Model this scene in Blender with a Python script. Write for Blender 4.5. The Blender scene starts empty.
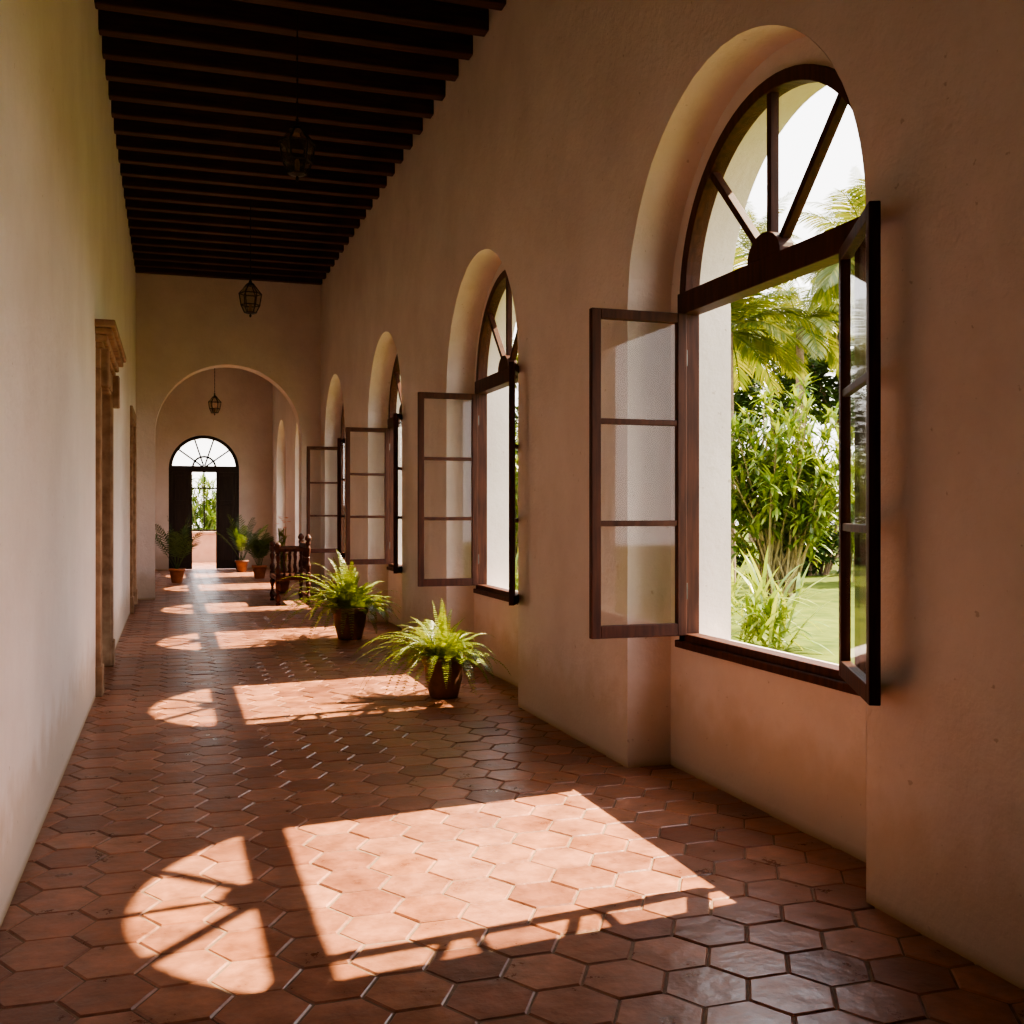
import bpy, bmesh, math, random
from mathutils import Vector, Matrix
pi=math.pi
random.seed(3)
scene=bpy.context.scene
COL=scene.collection

# ---------------------------------------------------------------- materials
def newmat(name):
    m=bpy.data.materials.new(name); m.use_nodes=True
    nt=m.node_tree
    for n in list(nt.nodes): nt.nodes.remove(n)
    out=nt.nodes.new('ShaderNodeOutputMaterial')
    return m,nt,out
def N(nt,t,**kw):
    n=nt.nodes.new(t)
    for k,v in kw.items():
        if k in n.inputs: n.inputs[k].default_value=v
        else: setattr(n,k,v)
    return n
def ramp(nt,fac,stops):
    r=nt.nodes.new('ShaderNodeValToRGB')
    el=r.color_ramp.elements
    while len(el)<len(stops): el.new(0.5)
    for e,(p,c) in zip(el,stops):
        e.position=p; e.color=(*c,1) if len(c)==3 else c
    nt.links.new(fac,r.inputs[0]); return r
def mixc(nt,f,a,b,mode='MIX'):
    m=nt.nodes.new('ShaderNodeMix'); m.data_type='RGBA'; m.blend_type=mode
    for sock,v in ((m.inputs[0],f),(m.inputs[6],a),(m.inputs[7],b)):
        if hasattr(v,'links'): nt.links.new(v,sock)
        elif isinstance(v,(int,float)): sock.default_value=v
        else: sock.default_value=(*v,1)
    return m.outputs[2]
def simple(name,c1,c2,scale=8,rough=.6,bump=.1,spec=.4,metal=0,stretch=(1,1,1),bdist=.01):
    m,nt,out=newmat(name)
    p=N(nt,'ShaderNodeBsdfPrincipled'); p.inputs['Roughness'].default_value=rough
    p.inputs['Specular IOR Level'].default_value=spec; p.inputs['Metallic'].default_value=metal
    tc=N(nt,'ShaderNodeTexCoord'); mp=N(nt,'ShaderNodeMapping'); mp.inputs['Scale'].default_value=stretch
    nt.links.new(tc.outputs['Object'],mp.inputs[0])
    no=N(nt,'ShaderNodeTexNoise',Scale=scale,Detail=5.0); nt.links.new(mp.outputs[0],no.inputs['Vector'])
    r=ramp(nt,no.outputs[0],[(.3,c1),(.7,c2)])
    nt.links.new(r.outputs[0],p.inputs['Base Color'])
    b=N(nt,'ShaderNodeBump',Strength=bump,Distance=bdist); nt.links.new(no.outputs[0],b.inputs['Height'])
    nt.links.new(b.outputs[0],p.inputs['Normal'])
    nt.links.new(p.outputs[0],out.inputs[0]); return m

def plaster(name,ca,cb):
    m,nt,out=newmat(name)
    p=N(nt,'ShaderNodeBsdfPrincipled'); p.inputs['Roughness'].default_value=.8
    p.inputs['Specular IOR Level'].default_value=.2
    g=N(nt,'ShaderNodeNewGeometry')
    n1=N(nt,'ShaderNodeTexNoise',Scale=1.3,Detail=7.0,Roughness=.65); nt.links.new(g.outputs['Position'],n1.inputs['Vector'])
    r1=ramp(nt,n1.outputs[0],[(.35,ca),(.68,cb)])
    sx=N(nt,'ShaderNodeSeparateXYZ'); nt.links.new(g.outputs['Position'],sx.inputs[0])
    n2=N(nt,'ShaderNodeTexNoise',Scale=5.0,Detail=6.0); nt.links.new(g.outputs['Position'],n2.inputs['Vector'])
    ma=N(nt,'ShaderNodeMath',operation='MULTIPLY_ADD'); nt.links.new(n2.outputs[0],ma.inputs[0]); ma.inputs[1].default_value=-.55
    nt.links.new(sx.outputs[2],ma.inputs[2])
    r2=ramp(nt,ma.outputs[0],[(0,(1,1,1)),(.25,(0,0,0))])
    mul=N(nt,'ShaderNodeMath',operation='MULTIPLY'); mul.inputs[1].default_value=.5
    nt.links.new(r2.outputs[0],mul.inputs[0])
    c=mixc(nt,mul.outputs[0],r1.outputs[0],(.52,.39,.26))
    r3=ramp(nt,sx.outputs[2],[(0,(1,1,1)),(.05,(0,0,0))])
    m3=N(nt,'ShaderNodeMath',operation='MULTIPLY'); m3.inputs[1].default_value=.8
    nt.links.new(r3.outputs[0],m3.inputs[0])
    c=mixc(nt,m3.outputs[0],c,(.40,.27,.12))
    v=N(nt,'ShaderNodeTexNoise',Scale=22.0,Detail=3.0); nt.links.new(g.outputs['Position'],v.inputs['Vector'])
    r4=ramp(nt,v.outputs[0],[(.71,(0,0,0)),(.74,(.6,.6,.6))])
    c=mixc(nt,r4.outputs[0],c,(.42,.33,.26))
    nt.links.new(c,p.inputs['Base Color'])
    n3=N(nt,'ShaderNodeTexNoise',Scale=14.0,Detail=8.0,Roughness=.65); nt.links.new(g.outputs['Position'],n3.inputs['Vector'])
    b=N(nt,'ShaderNodeBump',Strength=.5,Distance=.018); nt.links.new(n3.outputs[0],b.inputs['Height'])
    nt.links.new(b.outputs[0],p.inputs['Normal'])
    nt.links.new(p.outputs[0],out.inputs[0]); return m

def tilemat():
    m,nt,out=newmat('terracotta_tile')
    p=N(nt,'ShaderNodeBsdfPrincipled')
    g=N(nt,'ShaderNodeNewGeometry')
    r=ramp(nt,g.outputs['Random Per Island'],[(0,(.23,.09,.055)),(.3,(.35,.15,.09)),(.65,(.44,.20,.125)),(.85,(.39,.16,.085)),(1,(.27,.11,.07))])
    n1=N(nt,'ShaderNodeTexNoise',Scale=6.0,Detail=9.0,Roughness=.7); nt.links.new(g.outputs['Position'],n1.inputs['Vector'])
    r1=ramp(nt,n1.outputs[0],[(.3,(.48,.46,.45)),(.7,(1.25,1.25,1.25))])
    c=mixc(nt,1.0,r.outputs[0],r1.outputs[0],'MULTIPLY')
    nt.links.new(c,p.inputs['Base Color'])
    r2=ramp(nt,n1.outputs[0],[(.3,(.24,.24,.24)),(.75,(.48,.48,.48))])
    nt.links.new(r2.outputs[0],p.inputs['Roughness'])
    p.inputs['Specular IOR Level'].default_value=.5
    n2=N(nt,'ShaderNodeTexNoise',Scale=11.0,Detail=5.0); nt.links.new(g.outputs['Position'],n2.inputs['Vector'])
    b=N(nt,'ShaderNodeBump',Strength=.45,Distance=.014); nt.links.new(n2.outputs[0],b.inputs['Height'])
    nt.links.new(b.outputs[0],p.inputs['Normal'])
    nt.links.new(p.outputs[0],out.inputs[0]); return m

def leafmat(name,c1,c2,trans=.45,gloss=.05):
    m,nt,out=newmat(name)
    g=N(nt,'ShaderNodeNewGeometry')
    r=ramp(nt,g.outputs['Random Per Island'],[(0,c1),(1,c2)])
    d=N(nt,'ShaderNodeBsdfDiffuse'); t=N(nt,'ShaderNodeBsdfTranslucent'); gl=N(nt,'ShaderNodeBsdfGlossy'); gl.inputs['Roughness'].default_value=.35
    nt.links.new(r.outputs[0],d.inputs[0])
    tc=mixc(nt,1.0,r.outputs[0],(1.25,1.1,.5),'MULTIPLY'); nt.links.new(tc,t.inputs[0])
    a=N(nt,'ShaderNodeMixShader'); a.inputs[0].default_value=trans
    nt.links.new(d.outputs[0],a.inputs[1]); nt.links.new(t.outputs[0],a.inputs[2])
    b=N(nt,'ShaderNodeMixShader'); b.inputs[0].default_value=gloss
    nt.links.new(a.outputs[0],b.inputs[1]); nt.links.new(gl.outputs[0],b.inputs[2])
    nt.links.new(b.outputs[0],out.inputs[0]); return m

def glassmat(name,tint=(.96,.96,.94),haze=.03):
    m,nt,out=newmat(name)
    tr=N(nt,'ShaderNodeBsdfTransparent'); tr.inputs[0].default_value=(*tint,1)
    gl=N(nt,'ShaderNodeBsdfGlossy'); gl.inputs['Roughness'].default_value=.03
    lw=N(nt,'ShaderNodeLayerWeight'); lw.inputs[0].default_value=.5
    pw=N(nt,'ShaderNodeMath',operation='POWER'); nt.links.new(lw.outputs['Facing'],pw.inputs[0]); pw.inputs[1].default_value=4.0
    ma=N(nt,'ShaderNodeMath',operation='MULTIPLY_ADD'); nt.links.new(pw.outputs[0],ma.inputs[0]); ma.inputs[1].default_value=.5; ma.inputs[2].default_value=.04
    a=N(nt,'ShaderNodeMixShader'); nt.links.new(ma.outputs[0],a.inputs[0])
    nt.links.new(tr.outputs[0],a.inputs[1]); nt.links.new(gl.outputs[0],a.inputs[2])
    d=N(nt,'ShaderNodeBsdfDiffuse'); d.inputs[0].default_value=(.8,.76,.68,1)
    n=N(nt,'ShaderNodeTexNoise',Scale=3.0,Detail=4.0)
    mu=N(nt,'ShaderNodeMath',operation='MULTIPLY'); mu.inputs[1].default_value=haze*2
    nt.links.new(n.outputs[0],mu.inputs[0])
    b=N(nt,'ShaderNodeMixShader'); nt.links.new(mu.outputs[0],b.inputs[0])
    nt.links.new(a.outputs[0],b.inputs[1]); nt.links.new(d.outputs[0],b.inputs[2])
    nt.links.new(b.outputs[0],out.inputs[0]); return m

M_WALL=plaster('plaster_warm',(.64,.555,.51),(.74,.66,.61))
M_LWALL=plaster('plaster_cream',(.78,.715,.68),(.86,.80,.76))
M_TILE=tilemat()
M_GROUT=simple('grout',(.16,.10,.07),(.27,.18,.12),scale=20,rough=.9)
M_WOOD=simple('dark_wood',(.032,.010,.006),(.08,.026,.013),scale=6,rough=.55,spec=.18,stretch=(6,6,.6),bump=.15,bdist=.003)
M_BEAM=simple('beam_wood',(.028,.011,.007),(.075,.03,.017),scale=4,rough=.6,spec=.3,stretch=(.7,6,6),bump=.3)
M_BOARD=simple('board_wood',(.03,.013,.009),(.055,.024,.015),scale=4,rough=.7,stretch=(6,.6,6),bump=.3)
M_STONE=simple('carved_stone',(.24,.14,.08),(.45,.30,.19),scale=9,rough=.8,bump=.4)
M_DOOR=simple('door_wood',(.10,.045,.022),(.20,.10,.05),scale=4,rough=.5,stretch=(5,5,.6))
M_DDOOR=simple('black_wood',(.018,.012,.010),(.035,.022,.016),scale=4,rough=.5,stretch=(5,5,.6))
M_GLASS=glassmat('pane_glass')
M_LGLASS=glassmat('lantern_glass',(.8,.78,.7),.02)
M_IRON=simple('iron',(.012,.010,.009),(.03,.024,.02),scale=20,rough=.5,spec=.5,metal=.4)
M_POT=simple('clay_pot_dark',(.13,.055,.032),(.25,.11,.06),scale=10,rough=.7,bump=.4)
M_POTR=simple('clay_pot_red',(.34,.12,.055),(.46,.19,.09),scale=10,rough=.75,bump=.3)
M_SOIL=simple('soil',(.02,.012,.008),(.05,.03,.018),scale=40,rough=1,bump=1)
M_FERN=leafmat('fern_leaf',(.13,.20,.028),(.32,.37,.065),.4)
M_PALM=leafmat('palm_leaf',(.04,.08,.02),(.09,.15,.04),.35)
M_GPALM=leafmat('garden_palm_leaf',(.06,.10,.02),(.19,.20,.04),.4)
M_BUSH=leafmat('bush_leaf',(.06,.125,.018),(.22,.28,.045),.35,.06)
M_HEDGE=leafmat('hedge_leaf',(.014,.036,.008),(.05,.095,.018),.3)
M_TREE=leafmat('tree_leaf',(.025,.050,.012),(.08,.12,.028),.35)
M_STRAP=leafmat('strap_leaf',(.12,.20,.035),(.32,.38,.085),.4)
M_FLOWER=leafmat('flower',(.55,.2,.15),(.7,.35,.25),.3)
M_TRUNK=simple('trunk',(.12,.08,.05),(.24,.17,.11),scale=12,rough=.9,bump=.6)
M_STEM=simple('stem',(.14,.12,.05),(.26,.22,.10),scale=12,rough=.8)
M_LAWN=simple('lawn_grass',(.045,.072,.008),(.115,.14,.018),scale=2.5,rough=.95,bump=.5,bdist=.1,spec=.1)
M_PARA=simple('parapet_paint',(.42,.22,.14),(.5,.28,.18),scale=5,rough=.8)

# ---------------------------------------------------------------- helpers
def link(o,parent=None):
    COL.objects.link(o)
    if parent: o.parent=parent
    return o
def meta(o,label=None,category=None,kind=None,group=None):
    if label: o['label']=label
    if category: o['category']=category
    if kind: o['kind']=kind
    if group: o['group']=group
    return o
def empty(name,loc=(0,0,0),rot=0,parent=None):
    e=bpy.data.objects.new(name,None); e.location=loc; e.rotation_euler=(0,0,rot); e.empty_display_size=.1
    return link(e,parent)
def mesh(name,verts,faces,mats,parent=None,smooth=False,midx=None,bevel=0):
    me=bpy.data.meshes.new(name); me.from_pydata(verts,[],faces)
    if not isinstance(mats,(list,tuple)): mats=[mats]
    for m in mats: me.materials.append(m)
    if midx: me.polygons.foreach_set('material_index',midx)
    if smooth: me.polygons.foreach_set('use_smooth',[True]*len(me.polygons))
    me.update()
    o=bpy.data.objects.new(name,me); link(o,parent)
    if bevel:
        b=o.modifiers.new('bev','BEVEL'); b.width=bevel; b.segments=2; b.limit_method='ANGLE'; b.angle_limit=math.radians(40)
    return o
class MB:
    def __init__(s): s.v=[]; s.f=[]; s.m=[]
    def add(s,vs,fs,mi=0):
        o=len(s.v); s.v+= [tuple(v) for v in vs]; s.f+=[tuple(i+o for i in f) for f in fs]; s.m+=[mi]*len(fs)
    def box(s,a,b,M=None,mi=0):
        x0,y0,z0=a;x1,y1,z1=b
        vs=[Vector(p) for p in ((x0,y0,z0),(x1,y0,z0),(x1,y1,z0),(x0,y1,z0),(x0,y0,z1),(x1,y0,z1),(x1,y1,z1),(x0,y1,z1))]
        if M: vs=[M@v for v in vs]
        s.add(vs,[(0,3,2,1),(4,5,6,7),(0,1,5,4),(1,2,6,5),(2,3,7,6),(3,0,4,7)],mi)
    def lathe(s,prof,n=20,c=(0,0,0),mi=0,cap=True):
        vs=[];fs=[]
        for r,z in prof:
            for i in range(n):
                a=2*pi*i/n; vs.append((c[0]+r*math.cos(a),c[1]+r*math.sin(a),c[2]+z))
        for j in range(len(prof)-1):
            for i in range(n):
                k=(i+1)%n; fs.append((j*n+i,j*n+k,(j+1)*n+k,(j+1)*n+i))
        if cap:
            fs.append(tuple(range(n))[::-1]); fs.append(tuple((len(prof)-1)*n+i for i in range(n)))
        s.add(vs,fs,mi)
    def tube(s,pts,rad,n=6,mi=0):
        vs=[];fs=[]
        for j,p in enumerate(pts):
            p=Vector(p)
            a=Vector(pts[max(0,j-1)]); b=Vector(pts[min(len(pts)-1,j+1)])
            t=(b-a).normalized(); u=t.orthogonal().normalized() if abs(t.z)>.95 else t.cross(Vector((0,0,1))).normalized(); w=t.cross(u)
            r=rad[j] if isinstance(rad,(list,tuple)) else rad
            for i in range(n):
                an=2*pi*i/n; vs.append(p+u*r*math.cos(an)+w*r*math.sin(an))
        for j in range(len(pts)-1):
            for i in range(n):
                k=(i+1)%n; fs.append((j*n+i,j*n+k,(j+1)*n+k,(j+1)*n+i))
        fs.append(tuple(range(n))[::-1]); fs.append(tuple((len(pts)-1)*n+i for i in range(n)))
        s.add(vs,fs,mi)
    def obj(s,name,mats,parent=None,smooth=False,bevel=0):
        return mesh(name,s.v,s.f,mats,parent,smooth,s.m if isinstance(mats,(list,tuple)) else None,bevel)

# ---------------------------------------------------------------- dimensions
XL=-.589; XR=2.54; XN=2.82; XO=3.12
ZC=5.55; YEND=19.0; YFAR=28.5; YB=-3.0
NC=[4.535,8.8,13.1,17.35,22.0,26.2]
NR=1.113; NS=2.65; WR=.935; WS=2.70; SILL=.75

def wall(mb,u0,u1,z0,z1,ops,w0,w1,mp,faces=(True,True)):
    lev=sorted(set([z0,z1]+[o['sill'] for o in ops if o['sill']>z0]+[o['spring'] for o in ops]))
    def q(a,b,c,d): mb.add([mp(*a),mp(*b),mp(*c),mp(*d)],[(0,1,2,3)])
    ws=[w for w,f in zip((w0,w1),faces) if f]
    def pier(a,b):
        for k in range(len(lev)-1):
            for w in ws: q((a,w,lev[k]),(b,w,lev[k]),(b,w,lev[k+1]),(a,w,lev[k+1]))
    cur=u0
    for o in sorted(ops,key=lambda o:o['c']):
        c,r,si,sp=o['c'],o['r'],o['sill'],o['spring']
        pier(cur,c-r)
        arch=o.get('arch',True); n=48 if arch else 1
        us=[c-r*math.cos(pi*i/n) for i in range(n+1)]
        rise=o.get('rise',r)
        zs=[sp+(rise*math.sin(pi*i/n) if arch else 0) for i in range(n+1)]
        for i in range(n):
            for w in ws:
                q((us[i],w,zs[i]),(us[i+1],w,zs[i+1]),(us[i+1],w,z1),(us[i],w,z1))
                if si>z0: q((us[i],w,z0),(us[i+1],w,z0),(us[i+1],w,si),(us[i],w,si))
            q((us[i],w0,zs[i]),(us[i+1],w0,zs[i+1]),(us[i+1],w1,zs[i+1]),(us[i],w1,zs[i]))
            if si>z0: q((us[i],w0,si),(us[i+1],w0,si),(us[i+1],w1,si),(us[i],w1,si))
        ll=[l for l in lev if si<=l<=sp]
        if si<=z0: ll=[l for l in lev if l<=sp]
        for k in range(len(ll)-1):
            for u in (c-r,c+r): q((u,w0,ll[k]),(u,w0,ll[k+1]),(u,w1,ll[k+1]),(u,w1,ll[k]))
        cur=c+r
    pier(cur,u1)
def finish_wall(mb,name,mat,bev=.018,label=None):
    o=mb.obj(name,mat)
    bm=bmesh.new(); bm.from_mesh(o.data); bmesh.ops.remove_doubles(bm,verts=bm.verts,dist=.0005)
    bm.to_mesh(o.data); bm.free()
    if bev:
        b=o.modifiers.new('bev','BEVEL'); b.width=bev; b.segments=3; b.limit_method='ANGLE'; b.angle_limit=math.radians(40)
    meta(o,label,None,'structure'); return o

mb=MB(); mpR=lambda u,w,z:(w,u,z)
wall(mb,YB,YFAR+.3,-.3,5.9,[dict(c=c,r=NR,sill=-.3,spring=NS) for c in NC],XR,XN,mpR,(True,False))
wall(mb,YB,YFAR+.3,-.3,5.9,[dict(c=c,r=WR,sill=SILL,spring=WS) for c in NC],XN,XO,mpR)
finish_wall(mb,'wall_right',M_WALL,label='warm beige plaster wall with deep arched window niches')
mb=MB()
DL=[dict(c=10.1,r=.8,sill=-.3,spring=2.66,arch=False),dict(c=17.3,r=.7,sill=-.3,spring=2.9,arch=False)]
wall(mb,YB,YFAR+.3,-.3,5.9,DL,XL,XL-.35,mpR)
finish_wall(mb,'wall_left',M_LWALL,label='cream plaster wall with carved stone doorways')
mpE=lambda u,w,z:(u,w,z)
mb=MB(); wall(mb,XL,XR,-.1,5.9,[dict(c=.96,r=1.24,sill=-.1,spring=2.84)],YEND,YEND+.4,mpE)
finish_wall(mb,'wall_end',M_WALL,label='beige plaster cross wall with large round arch')
mb=MB(); wall(mb,XL,XR,-.1,5.9,[dict(c=.80,r=.88,sill=-.1,spring=2.62)],YFAR,YFAR+.35,mpE)
finish_wall(mb,'wall_far',M_WALL,label='beige plaster far wall with arched garden doorway')
mb=MB(); mb.box((XL-.35,YB-.3,-.1),(XO,YB,5.9))
finish_wall(mb,'wall_back',M_WALL,0,label='plain beige plaster wall')

# floor
mb=MB(); R=.150; g=.0035
ncol=int((XN-XL)/(1.5*R))+3; nrow=int((33-YB)/(math.sqrt(3)*R))+3
for i in range(ncol):
    for j in range(nrow):
        cx=XL-.05+i*1.5*R; cy=YB+j*math.sqrt(3)*R+(math.sqrt(3)*R/2 if i%2 else 0)
        dz=random.uniform(-.002,.001); tx=random.uniform(-.012,.012); ty=random.uniform(-.012,.012)
        rr=random.uniform(-.0015,.0015)
        vs=[];
        for rad,z in ((R-g,-.02),(R-g,-.005),(R-g-.007,0)):
            for k in range(6):
                a=pi/3*k+rr; x=rad*math.cos(a); y=rad*math.sin(a)
                vs.append((cx+x,cy+y,z+(dz+tx*x+ty*y if z>-.01 else 0)))
        fs=[(12,13,14,15,16,17)]
        for l in (0,6):
            for k in range(6): fs.append((l+k,l+(k+1)%6,l+6+(k+1)%6,l+6+k))
        mb.add(vs,fs,0)
mb.add([(XL,YB,-.005),(XN,YB,-.005),(XN,33,-.005),(XL,33,-.005)],[(0,1,2,3)],1)
fl=mb.obj('floor',[M_TILE,M_GROUT])
bm=bmesh.new(); bm.from_mesh(fl.data)
for co,no in (((XL-.3,0,0),(-1,0,0)),((XN,0,0),(1,0,0)),((0,33,0),(0,1,0))):
    gm=bm.verts[:]+bm.edges[:]+bm.faces[:]
    bmesh.ops.bisect_plane(bm,geom=gm,plane_co=co,plane_no=no,clear_outer=True)
bm.to_mesh(fl.data); bm.free()
meta(fl,'worn hexagonal terracotta tile floor',None,'structure')

# ceiling
mb=MB(); mb.box((XL-.35,YB-.3,ZC+.2),(XO+.1,YFAR+.35,ZC+.32)); 
o=mb.obj('ceiling',M_BOARD); meta(o,'dark stained timber board ceiling',None,'structure')
mb=MB(); mb.box((0,0,0),(XR-XL,.13,.2))
y=YB+.2; first=None
while y<YEND-.1:
    if first is None:
        b=mb.obj('ceiling_beam',M_BEAM,bevel=.012); first=b
    else:
        b=first.copy(); COL.objects.link(b)
    b.location=(XL,y,ZC)
    meta(b,'dark stained timber ceiling beam spanning the corridor','beam',None,'ceiling beams')
    y+=.49
# ---------------------------------------------------------------- windows
def arc_band(mb,xc0,xc1,yc,zc,r0,r1,a0=0,a1=pi,n=36):
    vs=[];fs=[]
    for i in range(n+1):
        a=a0+(a1-a0)*i/n
        for r in (r0,r1):
            for x in (xc0,xc1): vs.append((x,yc+r*math.cos(a),zc+r*math.sin(a)))
    for i in range(n):
        b=i*4; c=b+4
        fs+=[(b,b+1,c+1,c),(b+2,c+2,c+3,b+3),(b,c,c+2,b+2),(b+1,b+3,c+3,c+1)]
    fs+=[(0,2,3,1),(n*4,n*4+1,n*4+3,n*4+2)]
    mb.add(vs,fs)
LH0=.80; LH1=2.625
def casement(parent,w,loc,rot):
    H=LH1-LH0; mb=MB(); t=.021; s=.056
    mb.box((0,-t,0),(s,t,H)); mb.box((w-s,-t,0),(w,t,H))
    mb.box((s,-t,0),(w-s,t,.07)); mb.box((s,-t,H-s),(w-s,t,H))
    for k in (1,2):
        z=.07+(H-.07-s)*k/3; mb.box((s,-t*.7,z-.016),(w-s,t*.7,z+.016))
    c=mb.obj('casement',M_WOOD,parent,bevel=.004); c.location=loc; c.rotation_euler=(0,0,rot)
    c['label']='open dark wooden casement with three glass panes'
    gmb=MB(); gmb.add([(s,0,.07),(w-s,0,.07),(w-s,0,H-s),(s,0,H-s)],[(0,1,2,3)])
    gl=gmb.obj('glass_pane',M_GLASS,c)
    for z in (.25,H-.25):
        hb=MB(); hb.lathe([(.012,-.045),(.012,.045)],8,(-.004,0,z)); hb.obj('hinge',M_IRON,c)
    return c
def make_window(idx,yc,casements=True):
    W=empty('window_%d'%idx,(XN,yc,0)); meta(W,'arched dark wooden window with fanlight and open casements' if casements else 'arched dark wooden window with fanlight',None,'structure')
    mb=MB(); x0,x1=-.035,.06
    arc_band(mb,x0,x1,0,WS,WR-.07,WR)
    mb.box((x0,WR-.07,SILL),(x1,WR,WS)); mb.box((x0,-WR,SILL),(x1,-WR+.065,WS))
    mb.box((x0,-WR,SILL),(x1,WR,SILL+.055))
    mb.box((x0-.012,-WR,LH1+.005),(x1,WR,WS+.055))
    mb.box((x0,-.735,SILL),(x1-.02,-.70,LH1+.02))  # added mullion: hinge post that casts a dark line across the sun patch
    for k in (1,2): 
        z=LH0+.07+(LH1-LH0-.13)*k/3; mb.box((-.012,-WR+.05,z-.013),(.02,-.73,z+.013))  # added sidelight muntins, shaped to throw crossbar shadows on the floor
    mb.obj('window_frame',M_WOOD,W,bevel=.005)
    mb=MB(); mb.add([(.005,-WR+.05,SILL+.05),(.005,-.72,SILL+.05),(.005,-.72,LH1+.02),(.005,-WR+.05,LH1+.02)],[(0,1,2,3)]); mb.obj('added_sidelight_glass',M_GLASS,W)  # added narrow pane, lets a strip of sun in beside the mullion
    mb=MB(); mb.box((-.055,-WR-.02,SILL-.03),(.0,WR+.02,SILL+.012)); 
    mb.obj('window_sill',M_WOOD,W,bevel=.006)
    mb=MB()
    vs=[];n=16
    for x in (x0-.02,.03):
        vs+= [(x,.15*math.cos(pi*i/n),WS+.05+.125*math.sin(pi*i/n)) for i in range(n+1)]
    fs=[tuple(range(n+1)),tuple(range(n+1,2*n+2))[::-1]]+[(i,i+n+1,i+n+2,i+1) for i in range(n)]+[(n,2*n+1,n+1,0)]
    mb.add(vs,fs)
    for a in (pi*.26,pi/2,pi*.74):
        M=Matrix.Translation((0,0,WS+.02))@Matrix.Rotation(a,4,'X')
        mb.box((-.022,.08,-.019),(.026,WR-.05,.019),M)
    mb.obj('fanlight_muntin',M_WOOD,W,bevel=.003)
    vs=[(.01,(WR-.04)*math.cos(pi*i/28),WS+(WR-.04)*math.sin(pi*i/28)) for i in range(29)]
    mesh('fanlight_glass',vs,[tuple(range(29))],M_GLASS,W)
    if casements:
        casement(W,.58,(-.045,WR-.095,LH0),pi)
        a=math.atan2(-.64,-.325)
        casement(W,.72,(-.08,-.69,LH0),a)
    return W
for i,c in enumerate(NC): make_window(i+1,c,i<4)

# ---------------------------------------------------------------- left doors
def door_surround(idx,yc,hw,h,cornice):
    D=empty('door_%d'%idx,(XL,yc,0)); meta(D,'doorway with carved stone surround and wooden door',None,'structure')
    mb=MB()
    for s in (-1,1):
        a=s*hw; b=s*(hw+.17)
        mb.box((-.02,min(a,b),0),(.04,max(a,b),h)); 
        mb.box((-.02,min(a,b)-.015,0),(.055,max(a,b)+.015,.25))
        c=s*(hw-.03); mb.box((-.3,min(a,c),0),(.03,max(a,c),h))
    mb.box((-.3,-hw,h-.03),(.03,hw,h))
    mb.box((-.02,-hw-.17,h),(.04,hw+.17,h+.17))
    if cornice:
        mb.box((-.02,-hw-.18,h+.17),(.06,hw+.18,h+.22))
        mb.box((-.02,-hw-.20,h+.22),(.09,hw+.20,h+.28))
        mb.box((-.02,-hw-.24,h+.28),(.13,hw+.24,h+.33))
        mb.box((-.02,-hw-.27,h+.33),(.155,hw+.27,h+.39))
        for s in (-1,1):
            mb.box((-.02,s*(hw+.085)-.07,h-.14),(.10,s*(hw+.085)+.07,h+.17))
    mb.obj('door_surround',M_STONE,D,bevel=.012)
    for s in (-1,1):
        mb=MB(); a,b=sorted((s*.003,s*(hw-.03))); mb.box((-.28,a,.005),(-.23,b,h-.03))
        for z0,z1 in ((.15,.85),(.97,1.7),(1.82,h-.2)):
            mb.box((-.235,s*hw*.5-hw*.32,z0),(-.215,s*hw*.5+hw*.32,z1))
        mb.obj('door_leaf',M_DOOR,D,bevel=.008)
door_surround(1,10.1,.8,2.66,True)
door_surround(2,17.3,.7,2.9,False)

# ---------------------------------------------------------------- far garden door
D=empty('door_3',(.80,YFAR+.1,0)); meta(D,'dark arched double door with glazed lunette, partly open',None,'structure')
def arcb_y(mb,y0,y1,zc,r0,r1,n=24):
    vs=[];fs=[]
    for i in range(n+1):
        a=pi*i/n
        for r in (r0,r1):
            for y in (y0,y1): vs.append((r*math.cos(a),y,zc+r*math.sin(a)))
    for i in range(n):
        b=i*4;c=b+4
        fs+=[(b,b+1,c+1,c),(b+2,c+2,c+3,b+3),(b,c,c+2,b+2),(b+1,b+3,c+3,c+1)]
    mb.add(vs,fs)
mb=MB(); arcb_y(mb,-.05,.07,2.62,.80,.88)
for s in (-1,1): mb.box((min(s*.88,s*.80),-.05,0),(max(s*.88,s*.80),.07,2.62))
mb.box((-.88,-.07,2.54),(.88,.07,2.70))
mb.obj('door_frame',M_DDOOR,D,bevel=.004)
mb=MB()
for a in (pi*.2,pi*.4,pi*.6,pi*.8):
    M=Matrix.Translation((0,0,2.66))@Matrix.Rotation(-a,4,'Y'); mb.box((.05,-.02,-.02),(.84,.02,.02),M)
arcb_y(mb,-.02,.02,2.66,.26,.31)
mb.obj('lunette_muntin',M_DDOOR,D)
vs=[(.82*math.cos(pi*i/24),.01,2.66+.82*math.sin(pi*i/24)) for i in range(25)]
mesh('lunette_glass',vs,[tuple(range(25))],M_GLASS,D)
for s in (-1,1):
    mb=MB(); a,b=sorted((s*.30,s*.80)); mb.box((a,-.03,.01),(b,.03,2.56))
    for z0,z1 in ((.2,.9),(1.0,1.7),(1.8,2.45)): mb.box((a+.08,-.05,z0),(b-.08,.05,z1))
    mb.obj('door_leaf',M_DDOOR,D,bevel=.01)
mb=MB(); 
mb.box((-.3,-.015,2.1),(.3,.015,2.14)); mb.box((-.015,-.015,1.0),(.015,.015,2.56)); mb.box((-.3,-.015,1.0),(.3,.015,1.04))
mb.obj('door_muntin',M_DDOOR,D)
mb=MB(); mb.box((XL-2,32.6,-.3),(XN+2,32.85,.85)); mb.box((XL-2,32.55,.85),(XN+2,32.9,.92))
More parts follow.
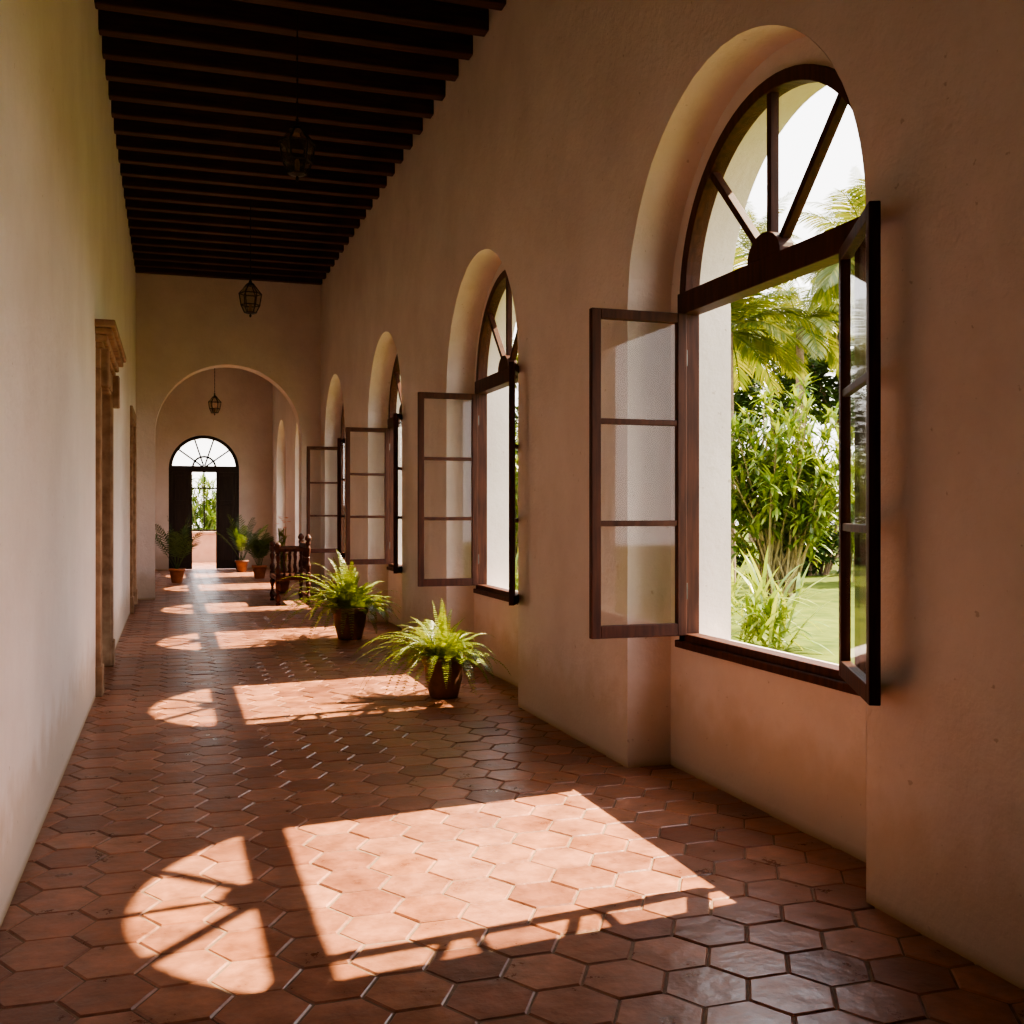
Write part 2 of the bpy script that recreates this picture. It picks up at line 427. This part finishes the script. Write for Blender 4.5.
o=mb.obj('terrace_parapet',M_PARA,bevel=.01); meta(o,'low terracotta painted parapet beyond the garden door','parapet')

# ---------------------------------------------------------------- lanterns
def lantern(loc,top):
    L=empty('hanging_lantern',loc); meta(L,'black iron lantern with glass panes hanging on a rod','lantern',None,'corridor lanterns')
    mb=MB(); n=6
    rings=[(.055,.36),(.145,.25),(.12,.10),(.075,0.0)]
    for r,z in rings:
        pts=[(r*math.cos(2*pi*i/n),r*math.sin(2*pi*i/n),z) for i in range(n)]
        for i in range(n): mb.tube([pts[i],pts[(i+1)%n]],.0075,5)
    for i in range(n):
        a=2*pi*i/n; mb.tube([(r*math.cos(a),r*math.sin(a),z) for r,z in rings],.008,5)
    mb.lathe([(.07,.355),(.05,.38),(.025,.395),(.012,.43),(.02,.445),(.006,.46)],12)
    mb.lathe([(.006,-.06),(.018,-.04),(.008,-.02),(.075,-.003),(.075,.003)],12)
    mb.obj('lantern_frame',M_IRON,L)
    mb=MB(); mb.lathe([(.072,.005),(.115,.10),(.140,.25),(.053,.355)],6,cap=False); mb.obj('lantern_glass',M_LGLASS,L)
    mb=MB(); mb.lathe([(.02,.005),(.02,.10),(.012,.12)],10); mb.obj('candle',M_STONE,L)
    mb=MB(); H=top-loc[2]; mb.tube([(0,0,.45),(0,0,H)],.006,6)
    z=.5
    while z<H-.05:
        mb.lathe([(.004,z-.02),(.011,z),(.004,z+.02)],6,(0,0,0)); z+=.09
    mb.lathe([(.02,H-.05),(.05,H-.01),(.05,H)],12); mb.obj('hanging_rod',M_IRON,L)
lantern((.98,14.2,4.12),ZC+.2)
lantern((.98,8.76,4.28),ZC+.2)
lantern((.95,25.5,3.82),ZC+.2)

# ---------------------------------------------------------------- plants
def blade(mb,p0,dirv,up,L,w,droop,seg=4,mi=0):
    d=Vector(dirv).normalized(); side=d.cross(Vector(up))
    if side.length<1e-4: side=d.orthogonal()
    side.normalize(); p=Vector(p0); vs=[];fs=[]
    for i in range(seg+1):
        t=i/seg; ww=w*(math.sin(pi*min(1,(t*.85+.12)))**.8)*.5
        if i==seg: ww=w*.03
        vs+=[p-side*ww,p+side*ww]
        d=(d+Vector((0,0,-droop/seg))).normalized(); p=p+d*(L/seg)
    for i in range(seg): a=i*2; fs.append((a,a+1,a+3,a+2))
    mb.add(vs,fs,mi)
def frond(mb,base,az,el,L,droop,leafL,leafW,pairs,rib=.004,start=.15,seg=10,ldroop=.3,leafang=60,lseg=2,prof=None,rnd=random,tipk=.35):
    d=Vector((math.cos(az)*math.cos(el),math.sin(az)*math.cos(el),math.sin(el))); p=Vector(base); pts=[p.copy()]; ds=[d.copy()]
    for i in range(seg):
        d=(d+Vector((0,0,-droop/seg*(0.4+1.2*i/seg)))).normalized(); p=p+d*(L/seg); pts.append(p.copy()); ds.append(d.copy())
    mb.tube(pts,[rib*(1-.8*i/seg) for i in range(seg+1)],4)
    for k in range(pairs):
        t=start+(1-start)*(k+.5)/pairs; f=t*seg; i=min(seg-1,int(f)); fr=f-i
        q=pts[i].lerp(pts[i+1],fr); dd=ds[i].lerp(ds[i+1],fr).normalized()
        side=dd.cross(Vector((0,0,1))); side=side.normalized() if side.length>1e-3 else dd.orthogonal().normalized()
        up=side.cross(dd).normalized()
        s=(t-start)/(1-start)
        pr=prof(s) if prof else (math.sin(pi*(.12+.83*s)))**.7
        an=math.radians(leafang)*(1-tipk*s)
        for sg in (-1,1):
            v=(side*sg*math.sin(an)+dd*math.cos(an)+up*rnd.uniform(-.05,.22)).normalized()
            blade(mb,q,v,up,leafL*pr*rnd.uniform(.85,1.1),leafW*(.5+.5*pr),ldroop,lseg)
def pot_parts(E,h,r,mat,style=0):
    mb=MB()
    if style==0: prof=[(r*.66,0),(r*.70,.01),(r*.92,h*.5),(r*.98,h*.80),(r*1.08,h*.82),(r*1.10,h*.98),(r*1.06,h),(r*.95,h),(r*.93,h*.86)]
    else: prof=[(r*.6,0),(r*.64,.01),(r*.86,h*.8),(r*1.0,h*.82),(r*1.02,h),(r*.9,h),(r*.85,h*.86)]
    mb.lathe(prof,28); o=mb.obj('pot',mat,E)
    for p in o.data.polygons: p.use_smooth=True
    mb=MB(); mb.lathe([(r*.90,h*.84),(r*.90,h*.885),(r*.4,h*.91)],20); mb.obj('soil',M_SOIL,E)
def fern(loc,scale,seed,label,h=.34,r=.165,xmax=9):
    rnd=random.Random(seed)
    E=empty('potted_fern',loc); meta(E,label,'potted plant',None,'potted ferns')
    pot_parts(E,h,r,M_POT)
    mb=MB()
    n=125; k=0
    while k<n:
        az=rnd.uniform(0,2*pi); q=k/n
        el=math.radians(rnd.uniform(22,55) if q<.6 else rnd.uniform(50,86))
        L=scale*(rnd.uniform(.50,.84) if q<.6 else rnd.uniform(.34,.58)); rr=rnd.uniform(0,r*.6)
        if math.cos(az)>0: L*=1-(1-xmax)*math.cos(az)
        frond(mb,(rr*math.cos(az),rr*math.sin(az),h*.88),az,el,L,rnd.uniform(1.4,2.5) if q<.6 else rnd.uniform(1.3,2.6),.052*scale,.014*scale,28,.0026,.06,9,.2,82,2,lambda s:(1-s)**.5*(.55+.45*min(1,s*6)),rnd,.12)
        k+=1
    mb.obj('foliage',M_FERN,E)
fern((2.10,8.28,0),1.0,5,'bright green fern in a dark clay pot standing on the tiles',.34,.165,.62)
fern((2.00,12.4,0),1.42,9,'lush arching fern in a wide dark pot near the wall',.38,.20,.52)

def potted_palm(loc,H,spread,seed,mat=M_POTR,leaf=M_PALM,n=16,h=.3,r=.17):
    rnd=random.Random(seed)
    E=empty('potted_palm',loc); meta(E,'leafy dark green palm in a terracotta pot','potted plant',None,'potted palms')
    pot_parts(E,h,r,mat,1); mb=MB()
    for k in range(n):
        az=2*pi*k/n*2.4+rnd.uniform(-.3,.3); el=math.radians(rnd.uniform(58,84))
        L=(H-h)*rnd.uniform(.65,1.0)
        frond(mb,(rnd.uniform(-.04,.04),rnd.uniform(-.04,.04),h*.88),az,el,L,rnd.uniform(.7,1.3)*spread,.2,.028,14,.006,.3,9,.5,48,3,None,rnd)
    mb.obj('foliage',leaf,E)
potted_palm((.10,23.4,0),1.6,.85,1)
potted_palm((1.88,24.3,0),1.2,.9,3)
potted_palm((1.66,27.0,0),1.55,.9,4,M_POT)

E=empty('flowering_plant',(1.95,19.9,0)); meta(E,'tall flowering potted plant behind the wooden bench','potted plant')
pot_parts(E,.4,.17,M_POTR,1); mb=MB(); rnd=random.Random(4)
for k in range(46):
    az=rnd.uniform(0,2*pi); b=(rnd.uniform(-.06,.06),rnd.uniform(-.06,.06),rnd.uniform(.38,1.1))
    blade(mb,b,(math.cos(az),math.sin(az),rnd.uniform(.5,1.5)),(0,0,1),rnd.uniform(.18,.3),.05,.8,4)
for k in range(6): mb.tube([(0,0,.35),(rnd.uniform(-.08,.08),rnd.uniform(-.08,.08),1.2)],.008,5)
mb.obj('foliage',M_FERN,E); 
for k in range(9):
    c=Vector((rnd.uniform(-.12,.12),rnd.uniform(-.12,.12),rnd.uniform(1.15,1.4)))
    mb=MB()
    for j in range(6):
        a=2*pi*j/6; blade(mb,(0,0,0),(math.cos(a),math.sin(a),.5),(0,0,1),.06,.05,.3,2)
    f=mb.obj('flower',M_FLOWER,E); f.location=c

# ---------------------------------------------------------------- carved bench
B=empty('carved_bench',(1.86,17.7,0)); meta(B,'carved dark wooden bench with turned spindles and posts','bench')
def turned(mb,x,y,z0,z1,r):
    H=z1-z0
    prof=[(r,0),(r,.08),(r*.6,.10),(r*1.05,.2),(r*1.1,.3),(r*.55,.42),(r*.5,.5),(r*.8,.52),(r*.5,.55),(r*.9,.7),(r*1.05,.8),(r*.6,.9),(r,.92),(r,1)]
    mb.lathe([(a,b*H) for a,b in prof],10,(x,y,z0))
for x in (-.24,.24):
    for y in (-.5,.5):
        mb=MB(); turned(mb,x,y,0,.42,.04); mb.obj('leg',M_WOOD,B)
mb=MB(); mb.box((-.25,-.5,.12),(-.22,.5,.16)); mb.obj('stretcher',M_WOOD,B)
mb=MB(); mb.box((.22,-.5,.12),(.25,.5,.16)); mb.obj('stretcher',M_WOOD,B)
mb=MB(); mb.box((-.28,-.55,.40),(.28,.55,.47)); mb.obj('seat',M_WOOD,B,bevel=.01)
mb=MB()
for y in (-.5,.5): 
    turned(mb,.24,y,.47,1.02,.04); mb.lathe([(.02,0),(.05,.03),(.055,.06),(.03,.10),(.008,.12)],10,(.24,y,1.02))
for k in range(9): turned(mb,.24,-.4+.1*k,.55,.92,.02)
mb.box((.21,-.5,.52),(.27,.5,.56)); mb.box((.21,-.5,.91),(.27,.5,.99))
mb.obj('backrest',M_WOOD,B)
for y in (-.5,.5):
    mb=MB()
    turned(mb,-.24,y,.47,.86,.04); mb.box((-.29,y-.035,.86),(.24,y+.035,.92))
    mb.lathe([(.02,0),(.05,.03),(.05,.06),(.02,.09)],10,(-.24,y,.92))
    for k in range(4): turned(mb,-.14+.09*k,y,.47,.86,.022)
    mb.obj('armrest',M_WOOD,B)

# ---------------------------------------------------------------- garden
GZ=-.25
o=mesh('lawn',[(XO,-40,GZ),(90,-40,GZ),(90,120,GZ),(XO,120,GZ),(-40,YFAR+4.4,GZ),(-40,120,GZ),(XO,YFAR+4.4,GZ)],[(0,1,2,3),(4,6,3,5)],M_LAWN)
meta(o,'sunlit mown green lawn outside the windows','lawn'); o['kind']='stuff'

def proj(px,z):
    th=math.atan(340/1050); c,s=math.cos(th),math.sin(th)
    X=(px-172)*c*z/1050; return X,(z-s*X)/c

def strap_plant(loc,size,seed,mat,n=150):
    rnd=random.Random(seed); E=empty('strap_leaf_plant',loc); meta(E,'spiky light green strap-leaved garden plant','plant',None,'strap-leaved plants')
    mb=MB()
    for k in range(n):
        az=rnd.uniform(0,2*pi); el=math.radians(rnd.uniform(15,82)); z=rnd.uniform(0,.5)*size
        blade(mb,(rnd.uniform(-.22,.22)*size,rnd.uniform(-.22,.22)*size,z),(math.cos(az)*math.cos(el),math.sin(az)*math.cos(el),math.sin(el)),(0,0,1),size*rnd.uniform(.4,.72),.045*size,rnd.uniform(.5,1.5),6)
    mb.obj('foliage',mat,E)
for k,(px,z,s) in enumerate(((768,13.3,1.25),(712,15.5,1.2),(505,18,1.1),(480,23,1.1))):
    x,y=proj(px,z); strap_plant((x,y,GZ),s,20+k,M_STRAP)

def bush(loc,H,W,seed,stems=46):
    rnd=random.Random(seed); E=empty('garden_bush',loc); meta(E,'tall clumping shrub with glossy pointed green leaves','bush',None,'tall garden shrubs')
    ms=MB(); ml=MB()
    for k in range(stems):
        az=rnd.uniform(0,2*pi); rr=W*math.sqrt(rnd.random()); h=H*rnd.uniform(.5,1.0)*(1-.25*(rr/W)**2)
        b=Vector((rnd.uniform(-.35,.35),rnd.uniform(-.35,.35),0)); t=Vector((rr*math.cos(az),rr*math.sin(az),h))
        mid=b.lerp(t,.5)+Vector((0,0,h*.08))
        ms.tube([b,mid,t],[.03,.022,.012],5)
        for j in range(6):
            f=.42+.58*j/5; p=(b.lerp(mid,f*2) if f<.5 else mid.lerp(t,f*2-1))
            if j<5: p=p+Vector((rnd.uniform(-.3,.3),rnd.uniform(-.3,.3),rnd.uniform(-.1,.2)))
            for i in range(15):
                a=rnd.uniform(0,2*pi); e=rnd.uniform(-.2,1.4)
                blade(ml,p+Vector((0,0,rnd.uniform(-.12,.12))),(math.cos(a)*math.cos(e),math.sin(a)*math.cos(e),math.sin(e)),(0,0,1),rnd.uniform(.26,.46),.07,rnd.uniform(.4,1.1),3)
    ms.obj('stem',M_STEM,E); ml.obj('foliage',M_BUSH,E)
for k,(px,z,H,W) in enumerate(((780,21.5,4.6,1.4),(692,24.5,3.7,1.1),(515,30,4.5,1.5),(455,36,4.5,1.5),(205,46,3.6,1.6),(866,26,4.2,1.1))):
    x,y=proj(px,z); bush((x,y,GZ),H,W,40+k,60 if k<1 else 28)

def leafmass(name,label,cat,loc,rad,nleaf,size,mat,seed,trunk=0,group=None):
    rnd=random.Random(seed); E=empty(name,loc); meta(E,label,cat,None,group)
    mb=MB(); cl=[]
    for k in range(26):
        a=rnd.uniform(0,2*pi); u=rnd.uniform(-.9,1); q=math.sqrt(1-u*u)*rnd.uniform(.4,1)
        cl.append((Vector((rad[0]*q*math.cos(a),rad[1]*q*math.sin(a),rad[2]*u*.85)),rnd.uniform(.25,.45)))
    cz=trunk+rad[2]*(.95 if trunk==0 else .8)
    for k in range(nleaf):
        c,s=rnd.choice(cl)
        v=Vector((rnd.gauss(0,1),rnd.gauss(0,1),rnd.gauss(0,1))).normalized()*rnd.uniform(.75,1.05)
        p=c+Vector((v.x*s*rad[0],v.y*s*rad[1],v.z*s*rad[2]))+Vector((0,0,cz))
        if p.z<.05: p.z=rnd.uniform(.05,.4)
        a=rnd.uniform(0,2*pi)
        blade(mb,p,(math.cos(a),math.sin(a),rnd.uniform(-.6,.8)),(rnd.uniform(-.5,.5),rnd.uniform(-.5,.5),1),size*rnd.uniform(.7,1.3),size*.42,.5,2)
    mb.obj('foliage',mat,E)
    mt=MB()
    if trunk:
        mt.tube([(0,0,0),(.1,.05,trunk*.6),(0,0,trunk+rad[2]*.5)],[.28,.22,.1],8)
        for c,s in cl[:8]: mt.tube([(0,0,trunk*.8),(c+Vector((0,0,cz)))*.5+Vector((0,0,trunk*.4)),c+Vector((0,0,cz))],[.12,.07,.03],5)
    else:
        for c,s in cl: mt.tube([(c.x*.6,c.y*.6,0),tuple(c+Vector((0,0,cz)))],[.06,.03],5)
    mt.obj('trunk',M_TRUNK,E)
for k,(px,z) in enumerate(((708,30),(806,29.5),(908,31),(535,37),(480,44),(234,62),(174,58))):
    x,y=proj(px,z); leafmass('hedge_shrub','dense dark green rounded hedge shrub','bush',(x,y,GZ),(1.3,1.3,1.5),3600,.26,M_HEDGE,60+k,0,'dense hedge shrubs')
for k,(px,z,tr,r) in enumerate(((715,39,4.6,2.0),(845,40,5.4,2.1),(965,42,4.2,2.1),(775,50,6.4,2.5),(910,51,5.0,2.5),(572,49,2.0,2.6),(478,57,2.0,2.6))):
    x,y=proj(px,z); leafmass('garden_tree','leafy dark green broadleaf tree in the garden','tree',(x,y,GZ),(r,r,r*1.25),5200,.40,M_TREE,80+k,tr,'garden trees')

def palm_tree(loc,H,L,seed,n=26,lean=0):
    rnd=random.Random(seed); E=empty('palm_tree',loc); meta(E,'tall coconut palm with arching feathery fronds','palm tree',None,'garden palms')
    mt=MB(); pts=[(lean*(i/8)**2,0,H*i/8) for i in range(9)]
    mt.tube(pts,[.2-.01*i for i in range(9)],10); mt.obj('trunk',M_TRUNK,E)
    mb=MB()
    for k in range(n):
        az=k*2.399+rnd.uniform(-.2,.2); el=math.radians(rnd.uniform(-10,75))
        frond(mb,(lean,0,H),az,el,L*rnd.uniform(.8,1.1),rnd.uniform(.9,1.7),.75,.05,38,.03,.12,10,.7,62,3,None,rnd)
    mb.obj('foliage',M_GPALM,E)
for k,(px,z,H,L) in enumerate(((728,26,6.2,2.4),(800,34.5,7.8,2.7),(868,25.5,7.9,2.2),(752,60,16.5,3.8),(525,43,7.5,2.8),(862,66,19.5,4.2))):
    x,y=proj(px,z); palm_tree((x,y,GZ),H,L,120+k,30)

# ---------------------------------------------------------------- light
sd=bpy.data.lights.new('sun','SUN'); sd.energy=23; sd.angle=math.radians(.55); sd.color=(1,.81,.56)
so=bpy.data.objects.new('sun',sd); COL.objects.link(so)
dv=Vector((-.90,-.115,-1)); so.rotation_euler=dv.to_track_quat('-Z','Y').to_euler(); so.location=(10,5,15)
w=bpy.data.worlds.new('world'); scene.world=w; w.use_nodes=True; nt=w.node_tree
bg=nt.nodes['Background']
tc=N(nt,'ShaderNodeTexCoord'); sx=N(nt,'ShaderNodeSeparateXYZ'); nt.links.new(tc.outputs['Generated'],sx.inputs[0])
r=ramp(nt,sx.outputs[2],[(0,(1,.94,.89)),(.5,(.95,.94,1.0))]); nt.links.new(r.outputs[0],bg.inputs[0]); bg.inputs[1].default_value=4.0
try:
    scene.view_settings.view_transform='AgX'
    scene.view_settings.look='AgX - Medium High Contrast'
    scene.view_settings.exposure=.42
except Exception as e: print('view',e)

# ---------------------------------------------------------------- camera
cd=bpy.data.cameras.new('camera'); cd.sensor_width=36; cd.lens=1050/1024*36; cd.clip_end=400
co=bpy.data.objects.new('camera',cd); COL.objects.link(co); co.location=(0,0,1.5)
co.rotation_euler=(pi/2,0,-math.atan(340/1050)); scene.camera=co
